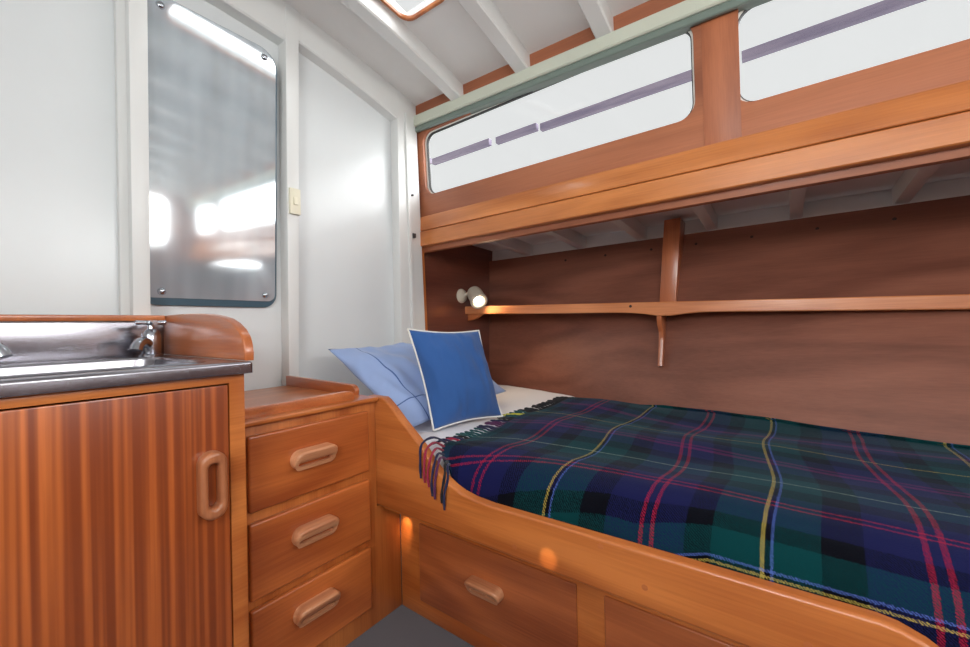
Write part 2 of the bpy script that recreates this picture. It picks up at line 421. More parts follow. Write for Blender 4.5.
# forward bulkhead: a flat white panel with raised framing
struct('wall_front', plate([(XP - .05, 0), (2.47, 0), (2.47, 1.56), (1.715, 1.56), (1.67, 2.335), (1.2, 2.385), (.42, 2.445), (-.4, 2.385), (XP - .05, 2.24)], [], XZ, 1.75, 1.80), white_panel, 'white painted end wall with raised framing', 'wall')
FY = 1.69
def post(x0t, x1t, x0b, x1b, z0, zt, y0=FY, y1=1.752, bev=.006):
    return hexa(bmesh.new(), [(x0b, y0, z0), (x1b, y0, z0), (x1b, y1, z0), (x0b, y1, z0), (x0t, y0, zt), (x1t, y0, zt), (x1t, y1, zt), (x0t, y1, zt)], bev)
bm = post(.365, .4165, .363, .4085, 1.0, 2.41, 1.668)
struct('trim_1', bm, white_paint, 'white upright post left of the mirror', 'trim')
bm = hexa(bmesh.new(), [(.345, 1.722, 1.0), (.368, 1.70, 1.0), (.368, 1.752, 1.0), (.345, 1.752, 1.0), (.345, 1.722, 2.41), (.37, 1.70, 2.41), (.37, 1.752, 2.41), (.345, 1.752, 2.41)])
struct('trim_2', bm, white_paint, 'slim white cove strip along the left post', 'trim')
bm = post(.886, .948, .872, .916, .76, 2.42, FY - .004)
struct('trim_3', bm, white_paint, 'white upright post between mirror and white panel, carrying the switch', 'trim')
def header(x0, x1, drop, y0, slack=.0):
    bm = bmesh.new(); R = []
    n = 8
    for i in range(n + 1):
        x = x0 + (x1 - x0)*i/n; z = ceil_z(x, 1.7)
        d = drop(x)
        R.append([bm.verts.new(p) for p in ((x, y0, z + .004), (x, y0, d + .006), (x, y0 + .006, d), (x, 1.752, d), (x, 1.752, z + .004))])
    for a, b_ in zip(R, R[1:]):
        for k in range(5): bm.faces.new((a[k], a[(k+1) % 5], b_[(k+1) % 5], b_[k]))
    bm.faces.new(R[0]); bm.faces.new(R[-1][::-1])
    return bm
struct('trim_4', header(.94, 1.508, lambda x: 2.263 - .10*((x - .946)/.506)*(.75 + .25*(x - .946)/.5), FY), white_paint, 'white header along the roof above the white panel', 'trim')
struct('trim_5', header(-1.05, .886, lambda x: 2.238 + .02*max(0, min(1, (.85 - x)/.2)), FY), white_paint, 'white header along the roof above the mirror', 'trim')
bm = post(1.505, 1.645, 1.50, 1.70, .56, 2.31, FY, 1.752)
struct('trim_6', bm, white_paint, 'white corner post between white panel and window side', 'trim')
bm = hexa(bmesh.new(), [(1.575, FY - .012, .9), (1.60, FY - .012, .9), (1.60, FY + .002, .9), (1.575, FY + .002, .9), (1.553, FY - .012, 2.2), (1.575, FY - .012, 2.2), (1.575, FY + .002, 2.2), (1.553, FY + .002, 2.2)], .004)
struct('trim_7', bm, white_paint, 'thin white batten running up the corner post', 'trim')

# starboard cabin side with the window openings
W1 = (.255, 1.662, 1.762, 2.118); W2 = (-1.20, .130, 1.757, 2.10); W3 = (-1.84, -1.32, 1.757, 2.09)
def side_map(u, v, d): return (sidex(v) + d, u, v)
openings = [rrect(w[0], w[1], w[2], w[3], .062) for w in (W1, W2, W3)]
struct('wall_right', plate([(YB, 1.44), (1.75, 1.44), (1.75, 2.335), (YB, 2.245)], openings, side_map, 0, .03, .004), side_wood, 'varnished plywood cabin side round the windows', 'wall')
for i, w in enumerate((W1, W2, W3)):
    lb = ('long window with rounded corners beside the white corner post', 'long window with rounded corners right of the wooden mullion', 'window at the aft end of the cabin side')[i]
    r = root('window_%d' % (i + 1), (sidex(1.94), (w[0] + w[1])/2, (w[2] + w[3])/2), lb, 'window'); r['kind'] = 'structure'
    o1 = rrect(w[0] - .001, w[1] + .001, w[2] - .001, w[3] + .001, .062); o2 = rrect(w[0] + .008, w[1] - .012, w[2] + .004, w[3] - .008, .056)
    obj('window_frame', plate(o1, [o2], side_map, .018, .04, .003), frame_white, r)
    o3 = rrect(w[0] + .011, w[1] - .015, w[2] + .007, w[3] - .011, .053)
    obj('gasket', plate(rrect(w[0] + .0075, w[1] - .0115, w[2] + .0035, w[3] - .0075, .056), [o3], side_map, .020, .036), gasket, r)
    obj('pane', plate(rrect(w[0] + .002, w[1] - .002, w[2] + .002, w[3] - .002, .058), [], side_map, .026, .032), glass, r)
# butt strap between the windows
bm = plate([(.112, 1.63), (.228, 1.63), (.228, 2.2), (.112, 2.2)], [], side_map, -.0025, .001, .001)
struct('trim_8', bm, strap_wood, 'wooden butt strap between the two long windows', 'trim')
# carline above the rail
bm = hexa(bmesh.new(), [(1.652, YB, 2.10), (1.70, YB, 2.10), (1.70, 1.70, 2.17), (1.652, 1.70, 2.17), (1.642, YB, 2.26), (1.69, YB, 2.26), (1.69, 1.70, 2.335), (1.642, 1.70, 2.335)])
struct('trim_9', bm, side_wood, 'brown wooden carline between the roof beams above the white rail', 'trim')
# fascia: two strips with a groove
prof = [(1.700, 1.467), (1.664, 1.467), (1.660, 1.471), (1.660, 1.548), (1.664, 1.552), (1.700, 1.552)]
struct('trim_10', sweep_y(bmesh.new(), prof, YB + .002, 1.702), fascia_wood, 'lower wooden strip of the long fascia under the windows', 'trim')
prof = [(1.702, 1.555), (1.664, 1.555), (1.661, 1.558), (1.667, 1.630), (1.675, 1.640), (1.702, 1.642)]
struct('trim_11', sweep_y(bmesh.new(), prof, YB + .002, 1.700), fascia_wood, 'upper wooden strip of the long fascia under the windows', 'trim')

# hull lining beside the berth (twists from upright at the head to flared)
BT = [(1.75, 2.372), (1.4, 2.30), (1.0, 2.175), (.6, 2.09), (.2, 2.0), (-.1, 1.945), (-.5, 1.885), (-1.0, 1.82), (-2.0, 1.75)]
def interp(tb, y):
    if y >= tb[0][0]: return tb[0][1]
    for (a, va), (b_, vb) in zip(tb, tb[1:]):
        if y >= b_: return vb + (va - vb)*(y - b_)/(a - b_)
    return tb[-1][1]
def hullx(y, z):
    t = (z - .57)/(1.467 - .57)
    xb = (interp(BT, y + .15) + interp(BT, y) + interp(BT, y - .15))/3
    return xb + (2.392 - xb)*t
def hull_sheet(z0, z1, fx, th, nz=6, ny=40):
    bm = bmesh.new(); g = {}
    for k in (0, 1):
        for i in range(ny + 1):
            y = YB + (1.752 - YB)*i/ny
            for j in range(nz + 1):
                z = z0 + (z1 - z0)*j/nz; g[k, i, j] = bm.verts.new((fx(y, z) + k*th, y, z))
    for i in range(ny):
        for j in range(nz):
            for k in (0, 1): bm.faces.new((g[k, i, j], g[k, i+1, j], g[k, i+1, j+1], g[k, i, j+1]))
    for i in range(ny):
        for j in (0, nz): bm.faces.new((g[0, i, j], g[0, i+1, j], g[1, i+1, j], g[1, i, j]))
    for j in range(nz):
        for i in (0, ny): bm.faces.new((g[0, i, j], g[0, i, j+1], g[1, i, j+1], g[1, i, j]))
    return bm
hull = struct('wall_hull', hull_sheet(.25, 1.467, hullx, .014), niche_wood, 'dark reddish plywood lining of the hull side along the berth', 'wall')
for y in (1.12, .859, .595, .37, .125, -.122, -.369):
    x = hullx(y, 1.404); obj('screw_plug', lathe(bmesh.new(), [(0, .003), (.007, .002), (.008, -.004)], aim((x, y, 1.404), (-1, 0, .12)), 10), plug_dark, hull)
struct('wall_hull_upper', hull_sheet(1.44, 1.60, lambda y, z: 2.425 + .1*(z - 1.467), .02, 2, 4), white_paint, 'white painted hull strip above the plywood lining', 'wall')
struct('ceiling_side_deck', hexa(bmesh.new(), [(1.69, YB, 1.572), (2.5, YB, 1.545), (2.5, 1.76, 1.545), (1.69, 1.76, 1.572), (1.69, YB, 1.60), (2.5, YB, 1.58), (2.5, 1.76, 1.58), (1.69, 1.76, 1.60)]), deckhead, 'white underside of the side deck over the berth', 'ceiling')
for y in (1.409, 1.025, .657, .300, -.048, -.398, -.75, -1.1, -1.45):
    bm = hexa(bmesh.new(), [(1.70, y - .024, 1.515), (2.44, y - .024, 1.47), (2.44, y + .024, 1.47), (1.70, y + .024, 1.515), (1.70, y - .024, 1.575), (2.44, y - .024, 1.552), (2.44, y + .024, 1.552), (1.70, y + .024, 1.575)], .004)
    struct('ceiling_deck_beam', bm, white_paint, 'short white deck beam over the berth niche', 'beam')
# head-end panel of the niche with its edge strip
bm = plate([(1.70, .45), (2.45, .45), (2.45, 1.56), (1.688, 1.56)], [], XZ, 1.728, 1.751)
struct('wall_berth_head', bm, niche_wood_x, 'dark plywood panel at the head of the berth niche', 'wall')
bm = post(1.682, 1.706, 1.712, 1.738, .56, 1.469, 1.708, 1.73, .003)
struct('trim_12', bm, honey['Z'], 'slim orange wooden edge strip beside the white corner post', 'trim')

# port side and aft end (behind the camera)
PW1 = (-.95, .55, 1.50, 2.02); PW2 = (-1.75, -1.15, 1.50, 2.02)
struct('wall_left', plate([(YB, .0), (1.8, .0), (1.8, 2.26), (YB, 2.20)], [rrect(*w, .06) for w in (PW1, PW2)], lambda u, v, d: (XP - d, u, v), 0, .04), white_paint, 'white port cabin side', 'wall')
AW1 = (.55, 1.45, 1.62, 2.1)
AW2 = (-.75, .25, 1.62, 2.1)
struct('wall_back', plate([(XP - .05, 1.46), (1.72, 1.46), (1.72, 2.28), (.4, 2.34), (XP - .05, 2.14)], [rrect(*w, .06) for w in (AW1, AW2)], lambda u, v, d: (u, YB - d, v), 0, .04), side_wood, 'wooden aft end of the cabin', 'wall')
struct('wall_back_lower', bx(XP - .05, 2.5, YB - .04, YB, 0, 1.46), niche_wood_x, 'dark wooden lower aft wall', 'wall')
for k, (w, mp) in enumerate(((PW1, lambda u, v, d: (XP - d, u, v)), (PW2, lambda u, v, d: (XP - d, u, v)), (AW1, lambda u, v, d: (u, YB - d, v)), (AW2, lambda u, v, d: (u, YB - d, v)))):
    g = struct('window_%d' % (k + 4), plate(rrect(w[0] - .0, w[1] + .0, w[2] - .0, w[3], .06), [], mp, .015, .022), glass, 'window behind the viewer', 'window')

# curtain rail along the top of the windows
cr = root('curtain_rail', (1.64, 0, 2.12), 'long white curtain rail with a grey track above the windows', 'curtain rail')
rz = lambda y: (0, .030*(y - 1.71))
prof = [(1.690, 2.215), (1.632, 2.215), (1.626, 2.209), (1.626, 2.160), (1.632, 2.154), (1.690, 2.154)]
obj('rail_cover', sweep_y(bmesh.new(), prof, YB + .01, 1.722, rz), rail_paint, cr)
prof = [(1.688, 2.156), (1.640, 2.156), (1.636, 2.150), (1.636, 2.128), (1.640, 2.124), (1.652, 2.124), (1.656, 2.130), (1.688, 2.130)]
obj('rail_track', sweep_y(bmesh.new(), prof, YB + .01, 1.715, rz), track_grey, cr)
obj('rail_end_cap', bx(1.618, 1.664, 1.702, 1.728, 2.118, 2.222, .006), rail_paint, cr)

# ------------------------------------------------------------------ mirror, switch, small fittings
mi = root('mirror', (.63, 1.745, 1.094), 'tall frameless mirror with rounded corners and dark worn edges on the white wall', 'mirror')
def lean(u, v, d): return (u, 1.737 - (v - 1.094)*.0455 + d, v)
obj('mirror_backboard', hexa(bmesh.new(), [(.41, 1.747, 1.11), (.84, 1.747, 1.11), (.84, 1.751, 1.11), (.41, 1.751, 1.11), (.41, 1.70, 2.13), (.82, 1.70, 2.13), (.82, 1.751, 2.13), (.41, 1.751, 2.13)]), white_paint, mi)
obj('backing_glass', plate(rrect(.398, .850, 1.094, 2.155, [.075, .05, .05, .055], 9), [], lean, 0, .009, .002), mirror_edge, mi)
obj('silvered_face', plate(rrect(.402, .842, 1.120, 2.152, [.068, .045, .03, .03], 9), [], lean, -.0025, .001), silver, mi)
for x, z in ((.453, 2.115), (.795, 2.115), (.455, 1.142), (.802, 1.145)):
    obj('mirror_screw', lathe(bmesh.new(), [(0, .009), (.006, .0085), (.011, .005), (.013, 0), (.013, -.003)], aim(lean(x, z, -.003), (0, -1, -.045)), 18), chrome, mi)
sw = root('light_switch', (.907, FY - .004, 1.548), 'narrow ivory light switch on the white post right of the mirror', 'switch')
obj('switch_plate', bx(.884, .931, FY - .018, FY - .003, 1.493, 1.604, .004), ivory, sw)
obj('rocker', hexa(bmesh.new(), [(.898, FY - .026, 1.533), (.918, FY - .026, 1.533), (.918, FY - .016, 1.533), (.898, FY - .016, 1.533), (.898, FY - .020, 1.566), (.918, FY - .020, 1.566), (.918, FY - .016, 1.566), (.898, FY - .016, 1.566)], .002), ivory, sw)
ct = root('hook_catch', (1.585, FY - .01, 1.52), 'tiny dark catch with a stud above it on the white corner post', 'catch')
obj('stud', lathe(bmesh.new(), [(0, .010), (.006, .008), (.006, -.004)], aim((1.6, FY - .002, 1.748), (0, -1, 0)), 12), blackish, ct)
obj('catch_body', bx(1.590, 1.612, FY - .016, FY + .0, 1.505, 1.53, .003), blackish, ct)

# ------------------------------------------------------------------ handles
def stadium(cu, cv, w, hh, r, n=8): return rrect(cu - w/2, cu + w/2, cv - hh/2, cv + hh/2, r, n)
def pull_bm(cu, cv, w, hh, sw_, sh, mp, d0, d1, off=0):
    return plate(stadium(cu, cv, w, hh, min(w, hh)/2 - .0005), [stadium(cu, cv + off, sw_, sh, min(sw_, sh)/2 - .0005)], mp, d0, d1, .009, 4)

# ------------------------------------------------------------------ chest of drawers
cab = root('drawer_cabinet', (.69, 1.41, 0), 'honey coloured wooden chest of three drawers between sink unit and berth', 'cabinet')
CF = 1.13
bm = bmesh.new()
box(bm, .465, .872, CF + .002, 1.69, .0, .752)
obj('carcass', bm, honey['Z'], cab)
bm = bmesh.new()
fr = [(.30 + .155, .0), (.98, .0), (.98, .392), (.879, .392), (.879, .752), (.455, .752)]
holes = []
obj('face_frame', plate(fr, [], XZ, CF, CF + .02, .0015), honey['Z'], cab)
for k, (z0, z1, lb) in enumerate(((.527, .726, 'top drawer'), (.299, .499, 'middle drawer'), (.075, .275, 'bottom drawer'))):
    d = obj('drawer', bx(.466, .840, CF - .018, CF - .0005, z0, z1, .007, 3), drawer_wood['X'], cab, base=(.653, CF - .018, z0))
    zc = (.633, .418, .198)[k]
    mp = lambda u, v, dd, zc=zc: (u, dd - (v - zc)*.52*(CF - .0175 - dd)/.03, v)
    obj('handle', pull_bm(.640, zc, .134, .054, .104, .013, mp, CF - .047, CF - .0175, -.0135), pull_wood['X'], d)
bm = bx(.435, .879, CF - .020, 1.69, .7515, .766, .005, 3)
obj('cabinet_top', bm, honey['X'], cab)
bm = plate([(.47, .764), (.812, .764), (.812, .775)] + [(.782 + .030*math.cos(a), .780 + .014*math.sin(a)) for a in [PI/2*i/6 for i in range(0, 7)]] + [(.47, .794)], [], XZ, 1.148, 1.168, .003)
obj('front_fiddle', bm, splash_wood, cab)
bm = plate([(1.688, .764), (1.215, .764), (1.212, .776)] + [(1.245 - .033*math.cos(a), .779 + .022*math.sin(a)) for a in [PI/2*i/6 for i in range(0, 7)]] + [(1.688, .806)], [], YZ, .858, .876, .003)
obj('side_fiddle', bm, splash_wood, cab)

# ------------------------------------------------------------------ sink unit
sk = root('sink_cabinet', (-.2, 1.37, 0), 'wooden galley cupboard with a striped veneer door under the steel sink', 'cabinet')
SF = 1.05; SXR = .434; SXL = -.86
bm = bmesh.new()
for q in ((SXL, SXL + .018, SF + .012, 1.69, 0, .897), (SXR - .019, SXR - .001, SF + .012, 1.69, 0, .897), (SXL, SXR - .001, 1.672, 1.69, 0, .897), (SXL, SXR - .001, SF + .012, 1.69, .03, .058)): box(bm, *q)
obj('carcass', bm, honey['Z'], sk)
obj('face_frame', plate([(SXL, .0), (SXR, .0), (SXR, .897), (SXL, .897)], [[(-.36, .06), (.400, .06), (.400, .877), (-.36, .877)]], XZ, SF, SF + .018, .002), honey['X'], sk)
dr = obj('door', bx(-.357, .397, SF - .002, SF + .016, .063, .874, .003), sapele, sk, base=(.02, SF, .063))
obj('handle', pull_bm(.358, .656, .054, .150, .022, .098, XZ, SF - .030, SF - .001), door_pull_wood, dr)
# side splash and back capping, both wooden
spl = [(1.69, .926), (1.062, .926), (1.060, .945), (1.066, .968), (1.076, .985), (1.096, 1.002), (1.13, 1.019), (1.17, 1.032), (1.22, 1.041), (1.30, 1.049), (1.42, 1.055), (1.69, 1.056)]
obj('side_splash', plate(spl, [], YZ, .440, .461, .005, 3), splash_wood, sk)
obj('back_capping', bx(SXL, .4395, 1.640, 1.6885, 1.037, 1.056, .004), splash_wood, sk)
# steel worktop with basin
st = root('steel_sink', (-.2, 1.37, .9), 'stainless steel sink top with a basin and upstand on the wooden cupboard', 'sink')
BX0, BX1, BY0, BY1 = -.18, .372, 1.105, 1.475
bm = plate(rrect(SXL, .448, 1.034, 1.659, .006, 3), [rrect(BX0, BX1, BY0, BY1, .06, 8)], XY, .926, .898, .007, 4)
obj('worktop', bm, steel, st)
def basin():
    bm = bmesh.new(); R = []
    for (ins, z) in ((-.014, .9262), (-.010, .9295), (-.002, .9295), (.004, .924), (.012, .86), (.03, .80), (.055, .79)):
        R.append([bm.verts.new((u, v, z)) for u, v in rrect(BX0 + ins, BX1 - ins, BY0 + ins, BY1 - ins, .062, 8)])
    n = len(R[0])
    for a, b_ in zip(R, R[1:]):
        for k in range(n): bm.faces.new((a[k], a[(k+1) % n], b_[(k+1) % n], b_[k]))
    bm.faces.new(R[-1])
    return bm
obj('basin', basin(), steel, st)
obj('upstand', bx(SXL, .4395, 1.659, 1.6885, .90, 1.036, .002), steel, st)

def tap(loc, rz_, label):
    t = root('tap', loc, label, 'tap', 'taps at the sink')
    t.rotation_euler.z = rz_
    o0 = Vector(loc)
    def o(n, bm, par=t):
        return obj(n, bm, chrome, par)
    M = Matrix.Translation(o0)
    o('tap_body', lathe(bmesh.new(), [(0, 0), (.030, 0), (.030, .005), (.024, .009), (.025, .02), (.025, .06), (.022, .076), (.014, .084), (.009, .086), (.008, .098), (0, .098)], M, 24))
    path = [(0, 0, .03), (0, -.022, .042), (0, -.04, .048), (0, -.056, .045), (0, -.068, .034), (0, -.073, .022)]
    o('spout', tube(bmesh.new(), [o0 + Vector(p) for p in path], [.015, .0155, .0155, .015, .015, .0155], 16))
    bm = bmesh.new(); lathe(bm, [(0, .097), (.012, .097), (.014, .103), (.011, .111), (0, .113)], M, 20)
    for k in range(4):
        a = PI/4 + k*PI/2; d = Vector((math.cos(a), math.sin(a), 0))
        tube(bm, [o0 + Vector((0, 0, .105)) + d*.008, o0 + Vector((0, 0, .105)) + d*.026, o0 + Vector((0, 0, .105)) + d*.038], [.007, .007, .008], 10)
    o('cross_handle', bm)
    return t
tap((.386, 1.58, .926), math.radians(-42), 'chrome cross-head tap beside the wooden splash at the right end of the sink')
tap((.040, 1.58, .926), math.radians(42), 'chrome tap at the left edge of the photo, only its spout showing')

# ------------------------------------------------------------------ berth
be = root('berth', (1.5, .0, 0), 'built-in wooden berth with a raised curved leeboard and drawers below', 'bed')
RX = .88
top = [(1.17, .765), (1.094, .765)]
curve = [(1.078, .757), (1.045, .733), (1.006, .700), (.960, .665), (.916, .631), (.890, .607), (.866, .582), (.840, .562), (.814, .547), (.785, .532), (.757, .522), (.715, .514), (.652, .510), (.556, .511), (.444, .513), (.2, .516), (-.11, .518)]
tail = [(-.135, .514), (-.165, .502), (-.2, .478), (-.24, .452), (-.30, .44), (-1.9, .44)]
outline = [(1.17, .395)] + top + curve + tail + [(-1.9, .395)]
bm = plate(outline, [], YZ, RX, RX + .028, .007, 3)
rail = obj('leeboard', bm, honey['Y'], be)
for y, z in ((.575, .425), (.25, .44), (.345, .497), (-.02, .44)):
    obj('wood_plug', lathe(bmesh.new(), [(0, .0012), (.0065, .001), (.007, -.002)], aim((RX + .0005, y, z), (-1, 0, 0)), 12), splash_wood, rail)
obj('bunk_base', hexa(bmesh.new(), [(RX + .028, -1.9, .375), (1.80, -1.9, .375), (2.05, 1.725, .375), (RX + .028, 1.725, .375), (RX + .028, -1.9, .397), (1.80, -1.9, .397), (2.05, 1.725, .397), (RX + .028, 1.725, .397)]), honey['Y'], be)
BF = .98
D1 = (.450, 1.030); D2 = (-.24, .376); D3 = (-.9, -.276)
obj('front_frame', plate([(-1.9, 0), (1.128, 0), (1.128, .375), (-1.9, .375)], [[(a + .004, .061), (b_ - .004, .061), (b_ - .004, .318), (a + .004, .318)] for a, b_ in (D1, D2, D3)], YZ, BF, BF + .02, .002), honey['Y'], be)
for k, (a, b_) in enumerate((D1, D2, D3)):
    d = obj('drawer', bx(BF - .006, BF + .016, a, b_, .058, .322, .004, 3), drawer_wood['Y'], be, base=(BF, (a + b_)/2, .058))
    yc = .742 if k == 0 else (a + b_)/2
    obj('handle', pull_bm(yc, .208, .128, .042, .096, .011, lambda u, v, dd: (dd - (v - .208)*.5*(BF - .0055 - dd)/.03, u, v), BF - .036, BF - .0055, -.011), pull_wood['Y'], d)

# mattress under a white sheet
def mattress():
    bm = bmesh.new(); ny, nx = 46, 30; g = {}
    for i in range(ny + 1):
        y = -1.85 + (1.70 + 1.85)*i/ny
        x1 = min(hullx(y, .57), 2.42) - .016
        for j in range(nx + 1):
            t = j/nx; x = RX + .043 + (x1 - RX - .034)*t
            e = min(1, (x - RX - .034)/.12); z = .50 + .082*math.sqrt(max(0, 1 - (1 - e)**2))
            if y < .97: z -= .036*min(1, (.97 - y)/.16)
            z += .006*mnoise.noise((x*4, y*3, 1.7)) + .003*mnoise.noise((x*14, y*9, .3))
            g[i, j] = bm.verts.new((x, y, z))
    for i in range(ny):
        for j in range(nx): bm.faces.new((g[i, j], g[i+1, j], g[i+1, j+1], g[i, j+1]))
    lo = []
    for i in range(ny + 1):
        for j in (0, nx):
            v = g[i, j]; g[i, j, 'b'] = bm.verts.new((v.co.x if j == 0 else min(v.co.x, hullx(v.co.y, .40) - .01), v.co.y, .399))
    for j in (0, nx):
        for i in range(ny): bm.faces.new((g[i, j], g[i+1, j], g[i+1, j, 'b'], g[i, j, 'b']))
    for i in (0, ny): bm.faces.new([g[i, j] for j in range(nx + 1)] + [g[i, nx, 'b'], g[i, 0, 'b']])
    bm.faces.new([g[0, 0, 'b'], g[0, nx, 'b'], g[ny, nx, 'b'], g[ny, 0, 'b']])
    return bm
ma = obj('mattress', mattress(), sheet_cloth, base=(1.5, 0, .4)); tag(ma, 'mattress in a white fitted sheet lying in the berth', 'mattress')

# cushions: a puffy quad between four corners, with seam band
def puffy(TL, TR, BR, BL, th, nrm, nu=40, nv=34, corner=.0, seed=0., wr=.006, uvs=True, pinch=.06):
    bm = bmesh.new(); uvl = bm.loops.layers.uv.new('UVMap')
    TL, TR, BR, BL = map(Vector, (TL, TR, BR, BL)); nrm = Vector(nrm).normalized()
    c = (TL + TR + BR + BL)/4; g = {}; edge = []
    def pos(u, v):
        # sides curve in a little between the corners
        p = (BL*(1-u) + BR*u)*(1-v) + (TL*(1-u) + TR*u)*v
        eu = 4*u*(1-u); ev = 4*v*(1-v)
        pu = (c - p)
        k = pinch*((eu*(abs(v-.5)*2)**2) + (ev*(abs(u-.5)*2)**2))
        return p + pu*k
    for s in (1, -1):
        for i in range(nu + 1):
            for j in range(nv + 1):
                u, v = i/nu, j/nv
                b = (max(0, 1 - (2*u - 1)**2))**.55 * (max(0, 1 - (2*v - 1)**2))**.55
                p = pos(u, v); w = wr*mnoise.noise((u*5 + seed, v*5, s*2.)) + wr*.6*mnoise.noise((u*13 + seed, v*4 + 3, s*1.))
                bord = i in (0, nu) or j in (0, nv)
                if s == -1 and bord: g[s, i, j] = g[1, i, j]; continue
                g[s, i, j] = bm.verts.new(p + nrm*(s*th/2*b + (w*min(1, b*2) if not bord else 0)))
        for i in range(nu):
            for j in range(nv):
                f = bm.faces.new((g[s, i, j], g[s, i+1, j], g[s, i+1, j+1], g[s, i, j+1]))
                for l, (a, b_) in zip(f.loops, ((i, j), (i+1, j), (i+1, j+1), (i, j+1))): l[uvl].uv = (a/nu, b_/nv)
    loop = [pos(i/nu, 0) for i in range(nu)] + [pos(1, j/nv) for j in range(nv)] + [pos(1 - i/nu, 1) for i in range(nu)] + [pos(0, 1 - j/nv) for j in range(nv)]
    return bm, loop
bm, _ = puffy((1.00, 1.60, .912), (1.70, 1.55, .90), (1.79, 1.20, .648), (1.045, 1.155, .612), .15, (-.25, -.58, .80), 56, 40, seed=2., wr=.022, pinch=.03)
p = obj('bed_pillow', bm, pillow_cloth, base=(1.3, 1.4, .6), smooth=180); tag(p, 'light blue pillow with stitched seams leaning on the white wall behind the dark blue cushion', 'pillow')
cu = root('cushion', (1.3, 1.06, .59), 'dark blue square cushion with white piping propped on the light blue pillow', 'cushion')
TL, TR, BR, BL = (1.132, 1.235, .992), (1.468, 1.13, .977), (1.462, 1.005, .600), (1.148, 1.118, .592)
bm, loop = puffy(TL, TR, BR, BL, .16, (-.32, -.88, .33), 36, 40, seed=5., wr=.011, pinch=.07)
obj('cover', bm, blue_cloth, cu, smooth=180)
lp = loop + loop[:1]
obj('piping', tube(bmesh.new(), lp, .0042, 8, False), piping_white, cu)

# ------------------------------------------------------------------ tartan blanket
def blank_edge_y(x): return .925 + .03*(x - .95) + .012*math.sin(x*9)      # head-end edge of the blanket
PRO = [(.913, .500), (.917, .520), (.927, .545), (.945, .568), (.975, .588), (1.02, .601), (1.08, .607), (1.16, .606)]
EXT = .065                                   # tucked edge hidden behind the leeboard
def blanket():
    bm = bmesh.new(); uvl = bm.loops.layers.uv.new('UVMap')
    ny, nx = 220, 90; g = {}; U = {}
    cum = [0]
    for a, b_ in zip(PRO, PRO[1:]): cum.append(cum[-1] + math.dist(a, b_))
    tot = 1.22
    for i in range(ny + 1):
        s = 2.66*i/ny
        for j in range(nx + 1):
            t = -EXT + (tot + EXT)*j/nx; under = min(0, t)
            if t < 0: x, z = PRO[0]
            elif t <= cum[-1]:
                for k in range(len(PRO) - 1):
                    if t <= cum[k+1] + 1e-9: break
                q = (t - cum[k])/(cum[k+1] - cum[k]); x = PRO[k][0]*(1-q) + PRO[k+1][0]*q; z = PRO[k][1]*(1-q) + PRO[k+1][1]*q
            else:
                x = PRO[-1][0] + (t - cum[-1]); z = PRO[-1][1] - (.003 + .017*min(1, s/.4))*(t - cum[-1])
            y = blank_edge_y(x) - s
            # the head edge of the blanket curls over the leeboard where the board rises
            e0 = max(0, 1 - s/.16)
            if x < 1.02:
                k = (1.02 - x)/.107
                y -= .105*e0*k*k
                z = z*(1 - e0) + (.603 - .022*k)*e0
            xm = hullx(y, .6) - .018
            if x > xm: z += min(.012, (x - xm)*.5) ; x = xm + (x - xm)*.02
            z += under*(1 - .9*e0)
            fl = min(1, max(0, t)/.25)
            z += fl*(.006*mnoise.noise((x*3.2, y*2.2, 4.)) + .004*mnoise.noise((x*8, y*6, 9.)))
            # slow ridges along the bed
            z += fl*.006*math.sin(x*13 + y*1.6 + .6*math.sin(y*4))
            x += .004*mnoise.noise((y*5, z*6, 2.))*(1 - fl)
            z -= .010*min(1, e0*1.2) if x > 1.05 else 0
            g[i, j] = bm.verts.new((x, y, z)); q = min(1, s/.6); hem = .05*max(0, min(1, (.80 - s)/.14))*max(0, 1 - t/.2); U[i, j] = (s + .04*max(0, 1 - s/.62), .135*(1 - q)**1.3 + t*(.72 + .28*q + .08*max(0, min(1, (s - .6)/.6))) + hem)
    for i in range(ny):
        for j in range(nx):
            f = bm.faces.new((g[i, j], g[i+1, j], g[i+1, j+1], g[i, j+1]))
            for l, a in zip(f.loops, ((i, j), (i+1, j), (i+1, j+1), (i, j+1))): l[uvl].uv = U[a]
    edge = [g[0, j].co.copy() for j in range(nx + 1) if -EXT + (tot + EXT)*j/nx > -.001]
    bmesh.ops.recalc_face_normals(bm, faces=bm.faces)
    if sum(f.normal.z for f in bm.faces) < 0: bmesh.ops.reverse_faces(bm, faces=bm.faces)
    # woollen thickness
    top = list(bm.faces)
    r = bmesh.ops.solidify(bm, geom=top, thickness=.007)
    return bm, edge
bl = root('tartan_blanket', (1.4, 0, .585), 'dark green and navy tartan wool blanket spread over the berth with a tasselled edge', 'blanket')
bm, edge = blanket()
obj('wool_cloth', bm, tartan, bl, smooth=180, recalc=False)
NT = 54
RT = sorted([(a, b_) for a, b_ in curve + top])
def rail_top(y):
    for (a, va), (b_, vb) in zip(RT, RT[1:]):
        if a <= y <= b_: return va + (vb - va)*(y - a)/(b_ - a)
    return RT[0][1]
rnd = random.Random(3)
